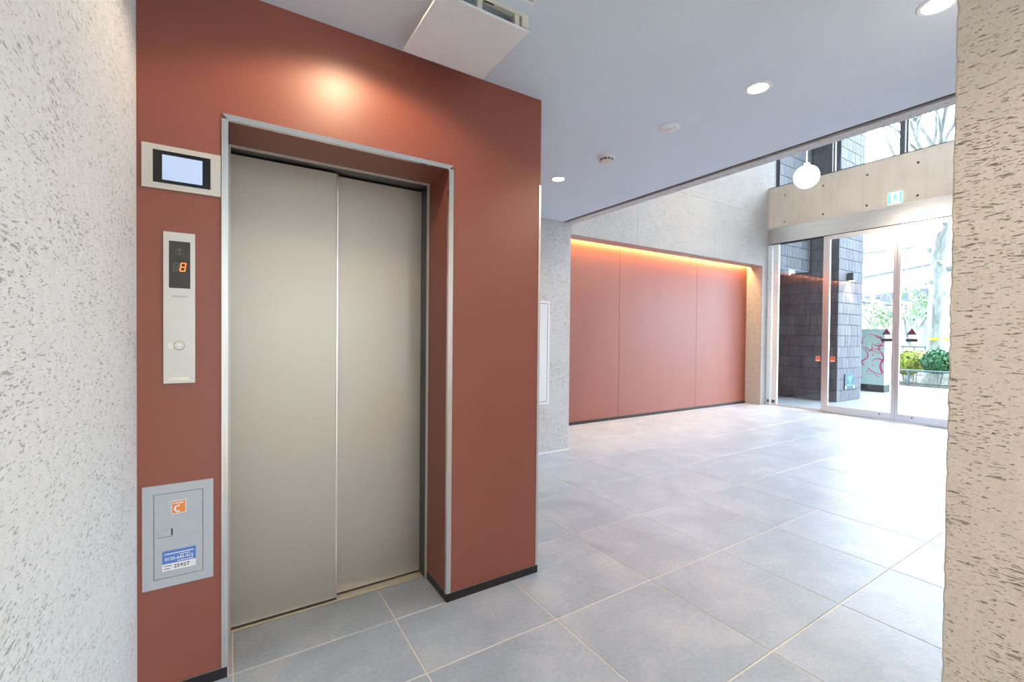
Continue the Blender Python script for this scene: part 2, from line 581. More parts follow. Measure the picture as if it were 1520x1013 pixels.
struct('wall_daylight_gap', B((XP, XP + .2, -3.2, -3.1, 0, H), (XP, XP + .2, -3.1, -1.0, 2.3, H), (XP, XP + .2, -1.05, -1.0, 0, 2.3)), M['beige_plaster'], 'beige plaster wall around an added daylight opening behind the viewpoint', 'wall')  # opening made up to let daylight into the lift lobby
w4 = struct('window_daylight_fill', B((XP + .10, XP + .11, -3.1, -1.05, 0, 2.3)), M['glass'], 'unseen full-height glass pane added behind the viewpoint for daylight', 'window')  # added pane, unseen, brings skylight to the near zone
struct('ground_daylight_gap', B((XP + .2, 12, -14, YP - .2, -.1, -.03)), M['pave'], 'unseen pale paving outside the added daylight opening', 'ground')  # ground outside the added opening, never in view
struct('wall_side', B((XP + .2, XE + .27, YP - .2, YP, 0, HT)), M['white_plaster'], 'unseen side wall of the entrance hall, white for added bounce light', 'wall')  # unseen wall, coloured white to bounce more light

# ---- grey pier, downstand and lobby side wall
pier = struct('wall_pier', B((XR - .2, 3.17, 3.813, 4.95, 0, H)), M['grey_plaster'], 'grey scraped plaster pier left of the red recess', 'wall')
part('base_line', B((XR, 3.17, 3.806, 3.813, 0, .014)), M['white_plastic'], pier, label='thin white sealant line along the floor')
struct('wall_upper', B((XB + .055, 3.215, YP - .1, YF + .1, H, HT), (XB, XB + .055, YP - .1, 4.9, H + .09, H + .12)), M['grey_plaster'],
       'grey plaster downstand where the low ceiling ends', 'wall')
struct('trim_9', B((XB + .0005, XB + .0545, YP, 3.812, H + .012, H + .09)), M['hole'], 'dark strip painting the shade in the gap between low ceiling and downstand', 'trim')  # shade of the gap put in as a dark strip
side = struct('wall_lobby', B((3.0, XE + .27, YF + .012, 4.765, 2.60, HT), (3.0, XE + .27, 4.765, 5.05, 2.75, HT), (8.35, XE + .27, 4.765, 5.05, 2.577, 2.75), (3.0, 8.35, 4.842, 5.05, 2.60, 2.75), (8.35, XE + .27, YF, 5.05, 0, 2.577), (XE, XE + .27, YF, 5.05, 2.577, HT),
                              (3.0, 8.35, 4.842, 5.05, 0, 2.60), (8.345, XE, YF, YF + .05, 2.577, 2.58)), M['stone'],
              'pale stone-plaster side wall of the entrance hall', 'wall')
for x0, x1 in ((3.10, 5.018), (5.022, 6.878), (6.882, XE)):
    for z0, z1, y1 in ((2.577, 3.508, 4.765), (3.512, HT, YF + .012)):
        part('wall_panel', B((x0, x1, YF, y1 if x1 < 8 or z0 > 3 else YF + .012, z0, z1), bev=.0), M['stone'], side)
part('soffit_strip', B((6.882, 8.35, YF + .012, 4.765, 2.577, 2.60)), M['stone'], side)
rec = struct('wall_recess', B((3.15, 8.35, 4.838, 4.843, .04, 2.75)), M['black'], 'recessed red-brown panelled wall washed by a cove light', 'wall')
for x0, x1 in ((3.15, 4.968), (4.973, 6.828), (6.833, 8.35)):
    part('red_panel', B((x0, x1, YR, 4.839, .04, 2.75), bev=.0012), M['red'], rec)
struct('baseboard_recess', B((3.15, 8.35, YR - .006, YR, 0, .042)), M['black'], 'black skirting under the recessed red wall', 'baseboard')

# ---- entrance wall
band = struct('wall_entrance', B((XE, XE + .27, YP, YF, 3.276, 4.02), (XE, XE + .27, YP - .2, .76, 0, HT), (XE, XE + .27, .76, YF, HT - .3, HT)), M['concrete'],
              'fair-faced concrete band over the glass entrance', 'wall')
for k in range(-1, 4):
    for z in (3.837, 3.357):
        y = 4.25 - .6185 * (k + 0)
        if z == 3.357 and k == -1 or y > YF:
            continue
        bm = bmesh.new()
        lathe(bm, [(0, 0), (.010, 0), (.014, -.0025), (.017, -.001)], (0, 0, 0), 14)
        bm.transform(Matrix.Translation((XE, y, z)) @ Matrix.Rotation(PI / 2, 4, 'Y'))
        part('tie_hole', bm, M['hole'], band)
for k in range(4, 6):
    for z in (3.837, 3.357):
        bm = bmesh.new()
        lathe(bm, [(0, 0), (.010, 0), (.014, -.0025), (.017, -.001)], (0, 0, 0), 14)
        bm.transform(Matrix.Translation((XE, 4.25 - .6185 * k, z)) @ Matrix.Rotation(PI / 2, 4, 'Y'))
        part('tie_hole', bm, M['hole'], band)
part('coping', B((XE - .004, XE + .25, YP, YF, 4.02, 4.032)), M['alu_dark'], band, label='thin dark metal coping')
hd = struct('trim_6', B((XE - .004, XE + .2, .76, YF, 2.985, 3.262)), M['steel_h'], 'wide polished steel header over the sliding glass doors', 'trim')
part('top_ledge', B((XE - .010, XE, .76, YF, 3.262, 3.276)), M['alu'], hd)
part('lower_lip', B((XE + .0, XE + .12, .76, YF, 2.972, 2.985)), M['slot'], hd, label='dark gap under the header')
struct('trim_7', B((XE - .02, XE + .02, .76, YF, -.01, .003), (XE + .035, XE + .06, .76, YF, -.01, .004)), M['alu'], 'metal floor track of the glass entrance', 'trim')
struct('trim_8', B((8.492, 8.506, 2.25, 2.87, -.004, .010), bev=.002), M['white_plastic'], 'short white floor guide in front of the door meeting point', 'trim')

GX0, GX1 = XE + .028, XE + .038        # glass thickness
# left post, fixed pane and its stile
w1 = struct('window_1', B((GX0, GX1, 3.615, 4.345, .03, 2.985)), M['glass'], 'fixed glass pane left of the sliding doors', 'window')
part('post', B((XE, XE + .06, 4.462, 4.535, 0, 2.985), bev=.002), M['pale_alu'], w1)
part('post', B((XE + .01, XE + .055, 4.345, 4.445, 0, 2.985), bev=.002), M['pale_alu'], w1)
part('bracket', B((XE - .004, XE + .0, 4.475, 4.51, .045, .10)), M['alu_dark'], w1)
part('bracket', B((XE + .004, XE + .01, 4.375, 4.43, .045, .10)), M['alu_dark'], w1)
part('bottom_rail', B((XE + .015, XE + .05, 3.615, 4.345, 0, .03)), M['alu'], w1)
part('stile', B((XE + .01, XE + .055, 3.535, 3.615, 0, 2.985), bev=.002), M['alu'], w1)
w2 = struct('window_2', B((GX0, GX1, .84, 1.60, .03, 2.985)), M['glass'], 'fixed glass pane hidden right of the sliding doors', 'window')
part('post', B((XE + .01, XE + .055, .76, .84, 0, 2.985)), M['alu'], w2)
part('stile', B((XE + .01, XE + .055, 1.60, 1.68, 0, 2.985)), M['alu'], w2)
part('bottom_rail', B((XE + .015, XE + .05, .84, 1.60, 0, .03)), M['alu'], w2)

def sticker_triangle(door, yc):
    bm = bmesh.new()
    prism(bm, [(yc - .058, 1.315), (yc + .058, 1.315), (yc, 1.415)], 0, XE - .0015, XE - .0005)
    s = part('security_sticker', bm, M['ink'], door, label='dark triangular sticker above a dark bar')
    bm = bmesh.new()
    for k in range(-1, 2):
        prism(bm, [(yc + k * .022 - .008, 1.330), (yc + k * .022 + .008, 1.330), (yc + k * .022, 1.350)], 0, XE - .0022, XE - .0015)
    prism(bm, [(yc - .01, 1.36), (yc + .01, 1.36), (yc, 1.385)], 0, XE - .0022, XE - .0015)
    part('red_motif', bm, M['magenta'], s)
    bm = bmesh.new()
    prism(bm, [(yc - .06, 1.21), (yc + .06, 1.21), (yc + .073, 1.2325), (yc + .06, 1.255), (yc - .06, 1.255), (yc - .073, 1.2325)], 0, XE - .0015, XE - .0005)
    for k in range(6):
        box(bm, XE - .0022, XE - .0015, yc - .05 + k * .0175, yc - .038 + k * .0175, 1.222, 1.243)
    part('bar', bm, M['ink'], s)

def orange_sticker(par, y, z):
    s = part('caution_sticker', B((XE - .001, XE, y - .035, y + .035, z - .045, z + .045)), M['orange_sticker'], par, label='small square orange sticker')
    bm = bmesh.new()
    lathe(bm, [(.012, 0), (.024, 0), (.024, .0008), (.012, .0008), (.012, 0)], (0, 0, 0), 20)
    bm.transform(Matrix.Translation((XE - .001, y, z + .008)) @ Matrix.Rotation(-PI / 2, 4, 'Y'))
    part('round_mark', bm, M['magenta'], s)
    part('caption_bar', B((XE - .0018, XE - .001, y - .028, y + .028, z - .036, z - .024)), M['white_sticker'], s)

def leaf(name, y0, y1, label, ys, lock_y):
    d = struct(name, B((XE + .002, XE + .010, y0 + .045, y1 - .04, .125, 2.935)), M['glass'], label, 'door')
    part('stile', B((XE - .014, XE + .026, y0, y0 + .045, .004, 2.97), bev=.002), M['alu'], d)
    part('stile', B((XE - .014, XE + .026, y1 - .04, y1, .004, 2.97), bev=.002), M['alu'], d)
    part('bottom_rail', B((XE - .016, XE + .028, y0 + .045, y1 - .04, .004, .125), bev=.002), M['alu'], d)
    part('top_rail', B((XE - .014, XE + .026, y0 + .045, y1 - .04, 2.905, 2.97)), M['alu'], d)
    bm = bmesh.new()
    lathe(bm, [(0, .004), (.011, .004), (.013, 0)], (0, 0, 0), 14)
    bm.transform(Matrix.Translation((XE - .016, lock_y, .085)) @ Matrix.Rotation(-PI / 2, 4, 'Y'))
    part('lock', bm, M['hole'], d)
    sticker_triangle(d, ys)
    return d
d3 = leaf('door_3', 2.6095, 3.545, 'left sliding glass entrance door with silver rails and stickers', 2.725, 2.79)
d4 = leaf('door_4', 1.67, 2.6065, 'right sliding glass entrance door, half hidden by the beige wall', 2.425, 2.40)
orange_sticker(w1, 3.665, .90)
orange_sticker(d3, 3.445, .90)

# clerestory
XC = XE + .25
cl = struct('window_3', B((XC + .02, XC + .028, .8, 4.50, 4.04, HT - .32)), M['glass'], 'long clerestory window above the concrete band', 'window')
part('bottom_frame', B((XC, XC + .05, .76, 4.536, 4.02, 4.055)), M['alu_dark'], cl)
part('side_frame', B((XC, XC + .05, 4.51, 4.536, 4.02, HT - .3)), M['alu_dark'], cl)
part('top_frame', B((XC, XC + .05, .76, 4.536, HT - .33, HT - .3)), M['alu_dark'], cl)
for y in (3.62, 2.64, 1.66):
    mu = part('mullion', B((XC, XC + .05, y - .012, y + .05, 4.05, HT - .33)), M['alu_dark'], cl)
    part('mullion_cap', B((XC - .006, XC + .045, y - .032, y - .014, 4.05, HT - .33)), M['white_plastic'], mu, label='bright strip beside the dark bar')
    part('side_rail', B((XC, XC + .05, y - .055, y - .034, 4.05, HT - .33)), M['alu_dark'], mu)

# ================================================================== PORCH AND STREET
struct('pavement', B((XE + .27, 11.9, -6, 9, -.06, 0)), M['pave'], 'pale paving of the entrance porch outside the doors', 'pavement')
struct('kerb', B((11.9, 12.25, -40, 60, -.08, .012)), M['kerb'], 'pale kerb strip between porch and sidewalk', 'kerb')
struct('sidewalk', B((12.25, 15.4, -40, 60, -.10, -.01)), M['asphalt'], 'grey sidewalk beyond the porch', 'sidewalk')
struct('planting_bed', B((15.4, 17.6, -20, 40, -.12, -.03)), M['soil'], 'soil strip under shrubs and street tree', 'ground')
struct('road', B((17.6, 120, -80, 120, -.2, -.08)), M['asphalt'], 'wide bright street beyond the planting', 'road')

XW, YB, YD = 10.03, 3.967, 4.48
CH = .216
rib_mesh = {}
def ribbed(w, h):
    key = (round(w, 3), round(h, 3))
    if key not in rib_mesh:
        w, h = key
        n = max(2, round(w / .034))
        bm = bmesh.new()
        pts = [(0, .02)]
        s = w / n
        rr = random.Random(int(w * 1000))
        for i in range(n):
            d = rr.choice((0, .001, .0025))
            pts += [(i * s + .0015, .006), (i * s + .004, d), ((i + 1) * s - .004, d), ((i + 1) * s - .0015, .006)]
        pts += [(w, .02)]
        lo = [bm.verts.new((x, y, 0)) for x, y in pts]
        hi = [bm.verts.new((x, y, h)) for x, y in pts]
        for i in range(len(pts) - 1):
            bm.faces.new((lo[i], lo[i + 1], hi[i + 1], hi[i]))
        bm.faces.new(hi)
        bm.faces.new(lo[::-1])
        rib_mesh[key] = mesh_of('facade_tile', bm, M['tower_tile'])
    return rib_mesh[key]

def tile_run(par, p0, p1, z0, nz, rz, pitch=.29, seed=1):
    """courses of ribbed tiles from p0 to p1 (xy), outer face along the line"""
    rr = random.Random(seed)
    p0, p1 = Vector((*p0, 0)), Vector((*p1, 0))
    L = (p1 - p0).length
    d = (p1 - p0) / L
    for k in range(nz):
        a = 0
        cut = rr.choice((.12, .2, .29))
        while a < L - .02:
            b = min(L, a + cut)
            if L - b < .08:
                b = L
            q = p0 + d * a
            place('facade_tile', ribbed(b - a - .003, CH - .010), par, (q.x, q.y, z0 + k * CH + .003), rz)
            a = b
            cut = pitch

tw = struct('wall_tower', B((XW + .02, 11.12, YB + .02, 9, 0, 24)), M['tower_joint'], 'tall pier clad in ribbed grey tiles outside the doors', 'wall')
tile_run(tw, (XW, YB), (11.125, YB), .006, 26, 0, seed=2)
tile_run(tw, (XW, 4.47), (XW, YB), 12 * CH + .006, 14, -PI / 2, seed=3)
tile_run(tw, (XW, 5.75), (XW, YB), .006, 12, -PI / 2, seed=4)
hw = struct('wall_porch', B((XE + .27, XW, YD + .02, 7, 2.612, 24), (XE + .27, XW + .1, 6.6, 6.8, 0, 2.612)), M['tower_joint'], 'ribbed tile wall over the dark side recess of the porch', 'wall')
tile_run(hw, (XE + .27, YD), (XW - .002, YD), 12 * CH + .016, 14, 0, seed=5)
struct('ceiling_porch', B((XE + .27, XW, YD + .03, 6.6, 2.600, 2.612)), M['paint'], 'white soffit of the side recess in the porch', 'ceiling')
struct('ceiling_sky_blocker', B((XE + .27, XW - .01, .5, YD, 6.55, 6.75)), M['tower_joint'], 'unseen dark slab added over the entrance porch to block skylight', 'ceiling')  # unseen slab added to keep skylight off the porch wall
struct('wall_south', B((XE, XE + .27, -12, YP - .2, 0, 24), (XE, XE + .27, YP - .2, 20, HT, 24), (XE, XE + .268, 5.05, 20, 0, HT)), M['tower_joint'], 'unseen building facade above and beside the entrance, made tall to cut skylight', 'wall')  # out of view; height and lower closing shaped to shut out skylight

# security camera under the porch soffit
t = thing('security_camera', 'small white security camera under the porch soffit, seen through glass', 'camera', (9.45, 4.60, 2.60))
part('body', B((9.33, 9.57, 4.55, 4.65, 2.535, 2.60), bev=.006), M['white_plastic'], t)
bm = bmesh.new()
lathe(bm, [(.03, .04), (.03, .02), (.022, .006), (0, 0)], (9.45, 4.60, 2.495), 20)
part('lens_dome', bm, M['white_plastic'], t, True)

# wall lamp on the tower
t = thing('wall_lamp', 'square dark wall lamp glowing downward on the ribbed pier', 'lamp', (10.44, YB, 2.47))
part('housing', B((10.375, 10.515, 3.86, YB - .012, 2.388, 2.548), bev=.004), plain('anthracite_lamp_housing', (.05, .055, .065), .5), t)
part('back_plate', B((10.40, 10.49, YB - .012, YB + .006, 2.40, 2.535)), M['alu_dark'], t)
part('glowing_lens', B((10.40, 10.49, 3.88, 3.945, 2.383, 2.388)), emit('porch_lamp_lens', (1, .74, .36), 14), t)
sp = bpy.data.lights.new('wall_lamp_light', 'SPOT')
sp.energy = 14; sp.color = (1, .7, .35); sp.spot_size = 1.9; sp.spot_blend = .6; sp.shadow_soft_size = .03
o = bpy.data.objects.new('wall_lamp_light', sp); COL.objects.link(o); o.parent = t; o.location = (0, -.055, -.10)

# green sign low on the tower
t = thing('porch_sign', 'dark teal sign with green emblem low on the ribbed pier', 'sign', (10.55, YB - .012, .39))
part('board', B((10.335, 10.765, YB - .018, YB + .004, .236, .54), bev=.002), M['teal_sign'], t)
bm = bmesh.new()
for poly in ([(10.46, .475), (10.52, .497), (10.545, .455), (10.575, .50), (10.645, .497), (10.60, .435), (10.575, .375), (10.53, .335), (10.535, .40), (10.50, .415)],):
    prism(bm, poly, 1, YB - .021, YB - .018)
part('emblem', bm, M['lime'], t)
part('lettering_line', B(*[(10.43 + .025 * k, 10.45 + .025 * k, YB - .020, YB - .018, .31, .324) for k in range(10)]), M['lime'], t)
part('white_corner', B((10.34, 10.385, YB - .021, YB - .018, .245, .30)), M['white_sticker'], t)
part('white_corner', B((10.715, 10.76, YB - .021, YB - .018, .245, .30)), M['white_sticker'], t)
bm = bmesh.new()
lathe(bm, [(0, .012), (.022, .010), (.026, 0)], (0, 0, 0), 16)
bm.transform(Matrix.Translation((10.46, YB + .004, 1.185)) @ Matrix.Rotation(PI / 2, 4, 'X'))
o = part('wall_stud', bm, M['alu_dark']); tag(o, 'small dark round stud halfway up the ribbed pier', 'fitting')

# street cabinet with painted branches
t = thing('street_cabinet', 'mint street cabinet painted with magenta branches on a dark base', 'cabinet', (13.1, 4.9, 0))
part('plinth', B((12.93, 13.27, 4.16, 5.75, -.02, .16)), M['cabinet_base'], t)
part('casing', B((12.9, 13.3, 4.15, 5.8, .16, 1.45), bev=.008), M['mint'], t)
part('top_cap', B((12.885, 13.315, 4.135, 5.815, 1.45, 1.475)), M['mint'], t)
def ribbon(bm, pts, w0, w1, x):
    L, Rr = [], []
    n = len(pts)
    for i, p in enumerate(pts):
        a = Vector(pts[max(i - 1, 0)]); b = Vector(pts[min(i + 1, n - 1)])
        d = (b - a).normalized()
        nn = Vector((-d.y, d.x))
        w = w0 + (w1 - w0) * i / (n - 1)
        L.append(Vector(p) + nn * w); Rr.append(Vector(p) - nn * w)
    for i in range(n - 1):
        prism(bm, [L[i], L[i + 1], Rr[i + 1], Rr[i]], 0, x - .002, x)
rb = random.Random(11)
def curve(p, q, bend, n=7):
    p, q = Vector(p), Vector(q)
    d = q - p
    nn = Vector((-d.y, d.x))
    return [p + d * (i / (n - 1)) + nn * bend * math.sin(PI * i / (n - 1)) for i in range(n)]
for p, q, bnd, w0, w1 in (((4.60, .30), (4.47, .80), -.25, .018, .010), ((4.47, .80), (4.58, 1.02), .15, .012, .004), ((4.47, .55), (4.17, .42), .12, .011, .006),
                          ((4.18, .45), (4.19, .75), -.15, .020, .012), ((4.19, .75), (4.40, .70), .25, .016, .004), ((4.19, .70), (4.26, .98), .2, .016, .006),
                          ((4.26, .98), (4.17, 1.18), -.15, .012, .006), ((4.22, 1.02), (4.42, 1.02), -.1, .012, .003), ((4.40, .98), (4.16, .90), .08, .008, .004),
                          ((4.17, 1.15), (4.48, 1.36), .18, .016, .004), ((4.33, 1.30), (4.21, 1.27), .1, .010, .004), ((4.44, .95), (4.40, 1.10), .2, .012, .004),
                          ((4.44, .95), (4.62, 1.05), .2, .010, .003), ((4.60, 1.10), (4.52, 1.32), -.15, .010, .003), ((4.55, .60), (4.62, .95), -.1, .010, .003),
                          ((4.25, .35), (4.50, .38), .2, .006, .003), ((4.18, 1.10), (4.40, 1.15), -.2, .018, .004), ((4.70, .35), (4.95, 1.2), .2, .016, .005), ((4.95, .5), (5.3, 1.1), -.2, .014, .004)):
    bm = bmesh.new()
    ribbon(bm, curve(p, q, bnd), w0, w1, 12.899)
    part('painted_branch', bm, M['magenta'], t)
bm = bmesh.new()
for _ in range(16):
    y, z = rb.uniform(4.18, 5.2), rb.uniform(.4, 1.3)
    a = rb.uniform(0, PI)
    prism(bm, [(y + .03 * math.cos(a), z + .03 * math.sin(a)), (y - .012 * math.sin(a), z + .012 * math.cos(a)), (y - .03 * math.cos(a), z - .03 * math.sin(a)), (y + .012 * math.sin(a), z - .012 * math.cos(a))], 0, 12.8965, 12.899)
part('painted_flecks', bm, M['magenta'], t, kind='stuff')

# street tree
t = thing('street_tree', 'pale thick-trunked bare street tree with yellow band beyond the doors', 'tree', (16.5, 4.1, 0))
bm = bmesh.new()
rb = random.Random(5)
hs = [-.05, .12, .35, .8, 1.3, 1.9, 2.5, 2.9, 3.2, 3.6, 4.1, 4.6, 5.2, 5.9]
rs = [.40, .33, .27, .235, .215, .205, .20, .235, .19, .215, .175, .18, .16, .14]
rings = []
seg = 20
for h, r in zip(hs, rs):
    ring = []
    for k in range(seg):
        a = 2 * PI * k / seg
        rr_ = r * (1 + .07 * math.sin(3 * a + h * 2) + .06 * math.sin(5 * a - h * 3) + rb.uniform(-.03, .03) + (.12 * abs(math.sin(2.5 * a)) if h < .3 else 0))
        ring.append(bm.verts.new((16.5 + .03 * math.sin(h * 1.3) + rr_ * math.cos(a), 4.1 + .04 * math.sin(h * .9) + rr_ * math.sin(a), h)))
    rings.append(ring)
for a, b in zip(rings, rings[1:]):
    for k in range(seg):
        bm.faces.new((a[k], a[(k + 1) % seg], b[(k + 1) % seg], b[k]))
bm.faces.new(rings[-1])
part('trunk', bm, M['bark'], t, True)
for a, h in ((2.4, 2.8), (3.2, 3.3), (2.0, 3.7), (4.4, 3.15), (1.2, 4.2), (3.6, 4.4), (5.0, 3.9)):
    bm = bmesh.new()
    c = Vector((16.5 + .19 * math.cos(a), 4.1 + .19 * math.sin(a), h))
    tube(bm, [c - Vector((.05 * math.cos(a), .05 * math.sin(a), 0)), c + Vector((.07 * math.cos(a), .07 * math.sin(a), .03)), c + Vector((.10 * math.cos(a), .10 * math.sin(a), .07))], [.10, .075, .04], 8)
    part('burr', bm, M['bark'], t, True)
bm = bmesh.new()
lathe(bm, [(.222, 1.22), (.226, 1.22), (.226, 1.285), (.222, 1.285)], (16.5 + .03, 4.1 + .035, 0), 24)
part('yellow_band', bm, M['yellow'], t)
def limb(bm, p, d, r, n, depth, rr_):
    pts, rad = [Vector(p)], [r]
    d = Vector(d).normalized()
    for i in range(n):
        d = (d + Vector((rr_.uniform(-.28, .28), rr_.uniform(-.28, .28), rr_.uniform(-.08, .22)))).normalized()
        pts.append(pts[-1] + d * (.45 if depth else .6))
        rad.append(r * (1 - .75 * (i + 1) / n))
        if depth and i > 0 and rr_.random() < .85:
            limb(bm, pts[-1], d + Vector((rr_.uniform(-.9, .9), rr_.uniform(-.9, .9), rr_.uniform(-.1, .4))), rad[-1] * .7, max(3, n - 2), depth - 1, rr_)
    tube(bm, pts, rad, 6)
for k, (dx, dy) in enumerate(((.3, .7), (-.4, .5), (.1, -.8), (-.6, -.3), (-.1, .2), (.5, -.2), (-.3, 1.0), (-.2, -1.0))):
    bm = bmesh.new()
    limb(bm, (16.5, 4.1, 5.6), (dx, dy, .75), .085, 8, 2, random.Random(40 + k))
    part('branch', bm, M['bark'], t, True)

# shrubs
def leaf_blob(bm, c, rad, n, s, rr_):
    for _ in range(n):
        v = Vector((rr_.gauss(0, 1), rr_.gauss(0, 1), rr_.gauss(0, 1))).normalized()
        k = rr_.uniform(.55, 1) ** .5
        p = Vector(c) + Vector((v.x * rad[0], v.y * rad[1], v.z * rad[2])) * k
        if p.z < .06:
            continue
        a = (v + Vector((rr_.uniform(-.6, .6), rr_.uniform(-.6, .6), rr_.uniform(0, .7)))).normalized()
        u = a.orthogonal().normalized()
        u = (math.cos(1.7 * k * 9) * u + math.sin(1.7 * k * 9) * a.cross(u)).normalized()
        w = a.cross(u)
        q = s * rr_.uniform(.7, 1.3)
        m = [p - u * q, p + w * q * .5 + a * q * .15, p + u * q, p - w * q * .5 + a * q * .15]
        bm.faces.new([bm.verts.new(x) for x in m])
def shrub(x, y, rad, z, mat, label, seed, n=1500, s=.045, n_stems=9, group=None):
    rr_ = random.Random(seed)
    t = thing('shrub', label, 'shrub', (x, y, -.03), group)
    bm = bmesh.new()
    for _ in range(n_stems):
        dx, dy = rr_.uniform(-.7, .7) * rad[0], rr_.uniform(-.7, .7) * rad[1]
        tube(bm, [(x + dx * .3, y + dy * .3, -.04), (x + dx * .7, y + dy * .7, z * .6), (x + dx, y + dy, z + rad[2] * .4)], [.014, .010, .005], 5)
    part('stems', bm, M['bark'], t)
    bm = bmesh.new()
    leaf_blob(bm, (x, y, z), rad, n, s, rr_)
    part('foliage', bm, mat, t, kind='stuff')
shrub(16.1, 5.3, (.38, .30, .36), .56, M['leaf_yellow'], 'yellow-green leafy shrub left of the street tree, nearest the mint cabinet', 1)
shrub(16.0, 4.64, (.34, .29, .36), .60, M['leaf_yellow'], 'yellow-green leafy shrub just left of the street tree trunk', 2)
shrub(15.84, 3.98, (.25, .33, .33), .66, M['leaf_green'], 'deep green leafy shrub in front of the street tree trunk', 3, 1800)
shrub(15.95, 3.28, (.3, .32, .36), .62, M['leaf_green'], 'deep green leafy shrub right of the street tree, behind the wall end', 4)
shrub(16.5, 6.1, (.36, .36, .38), .55, M['leaf_yellow'], 'yellow-green leafy shrub behind the mint street cabinet', 5)
for i, (y, x) in enumerate(((4.78, 17.15), (3.4, 17.1), (5.75, 17.25))):
    shrub(x, y, (.36, .44, .32), .62, M['leaf_yellow'], ('yellow leafy shrub in the back row left of the tree trunk', 'yellow leafy shrub in the back row right of the tree trunk', 'yellow leafy shrub at the far left end of the back row')[i], 20 + i, 900)

t = thing('guard_rail', 'low grey tube rail in front of the street shrubs', 'rail', (15.5, 4, 0))
bm = bmesh.new(); tube(bm, [(15.5, -2, .40), (15.5, 2, .40), (15.5, 6.2, .40)], .028, 10); part('rail_tube', bm, M['rail'], t, True)
bm = bmesh.new(); tube(bm, [(15.5, -2, .06), (15.5, 2, .06), (15.5, 6.2, .06)], .018, 8); part('lower_tube', bm, M['rail'], t, True)
for y in (-1.6, .4, 2.4, 4.46, 6.0):
    bm = bmesh.new(); tube(bm, [(15.5, y, -.1), (15.5, y, .2), (15.5, y, .40)], .028, 10); part('post', bm, M['rail'], t, True)

# distance: viaduct, house, park trees, lamp post
t = thing('viaduct', 'pale elevated road crossing behind the street', 'bridge', (36, 12, 0))
def along(bm, x0, y0, x1, y1, off0, off1, z0, z1):
    d = Vector((x1 - x0, y1 - y0)).normalized(); n = Vector((d.y, -d.x))
    p = [Vector((x0, y0)) + n * off0, Vector((x1, y1)) + n * off0, Vector((x1, y1)) + n * off1, Vector((x0, y0)) + n * off1]
    prism(bm, p, 2, z0, z1)
VA = (51.1, 26.0, 18.5, -14.0)
bm = bmesh.new(); along(bm, *VA, 0, -7, 4.55, 6.0); part('girder', bm, M['viaduct'], t)
bm = bmesh.new(); along(bm, *VA, .3, -7.3, 6.0, 6.35); part('deck', bm, M['viaduct_dark'], t)
bm = bmesh.new(); along(bm, *VA, .3, .1, 6.35, 7.3); part('parapet', bm, M['viaduct'], t)
for k in range(3):
    bm = bmesh.new(); along(bm, *VA, .25, .15, 7.5 + k * .4, 7.58 + k * .4); part('hand_rail', bm, M['viaduct_dark'], t)
for f_ in (.05, .30, .62, .9):
    x, y = VA[0] + (VA[2] - VA[0]) * f_, VA[1] + (VA[3] - VA[1]) * f_
    bm = bmesh.new(); lathe(bm, [(0, -.1), (.6, -.1), (.6, 4.0), (1.0, 4.55), (0, 4.55)], (x + 2.7, y - 2.2, 0), 20); part('support_column', bm, M['viaduct'], t, True)

def house(x0, x1, y0, y1, h, label, seed):
    t = thing('house', label, 'building', ((x0 + x1) / 2, (y0 + y1) / 2, 0))
    part('walls', B((x0, x1, y0, y1, -.1, h)), M['house'], t)
    bm = bmesh.new()
    ym = (y0 + y1) / 2
    prism(bm, [(y0 - .4, h), (ym, h + .9), (y1 + .4, h)], 0, x0 - .5, x1 + .5)
    part('roof', bm, M['roof'], t)
    n = int((y1 - y0) / 1.6)
    for fl in range(int(h / 2.6)):
        for k in range(n):
            y = y0 + .5 + k * (y1 - y0 - .6) / n
            w = part('window', B((x0 - .05, x0 + .02, y, y + .95, .9 + fl * 2.6, 2.1 + fl * 2.6)), M['kerb'], t)
            part('pane', B((x0 - .07, x0 - .05, y + .07, y + .88, .97 + fl * 2.6, 2.03 + fl * 2.6)), M['pane'], w)
    for z in (.5, 2.5):
        part('ledge', B((x0 - .15, x0, y0, y1, z, z + .10)), M['kerb'], t)
house(25, 28, 8.9, 14.2, 2.9, 'pale low house with slate roof behind the street cabinet', 1)
house(62, 74, 6, 30, 11, 'tall pale building far behind the elevated road', 2)

def park_tree(x, y, h, r, label, seed):
    rr_ = random.Random(seed)
    t = thing('park_tree', label, 'tree', (x, y, -.1))
    bm = bmesh.new()
    tube(bm, [(x, y, -.1), (x + .1, y + .05, h * .25), (x + .05, y + .2, h * .5), (x + .2, y + .2, h * .8)], [r, r * .75, r * .6, r * .25], 10)
    part('trunk', bm, M['bark'], t, True)
    for k in range(5):
        bm = bmesh.new()
        a = rr_.uniform(0, 2 * PI)
        limb(bm, (x + .05, y + .1, h * rr_.uniform(.25, .5)), (math.cos(a), .4 * math.sin(a), 1.1), r * .3, 4, 1, rr_)
        part('branch', bm, M['bark'], t, True)
    bm = bmesh.new()
    for k in range(6):
        leaf_blob(bm, (x + rr_.uniform(-.6, .6), y + rr_.uniform(-.4, .4), h * rr_.uniform(.7, 1)), (.55, .45, .4), 55, .08, rr_)
    part('foliage', bm, M['leaf_pale'], t, kind='stuff')
park_tree(21.5, 6.0, 3.0, .40, 'leaning park tree behind the right glass door, under the elevated road', 31)
park_tree(22.3, 7.4, 2.6, .26, 'slim pale-leaved park tree beside the meeting door stiles', 32)
park_tree(22.3, 4.4, 3.0, .24, 'slim park tree right of the thick street tree trunk', 33)

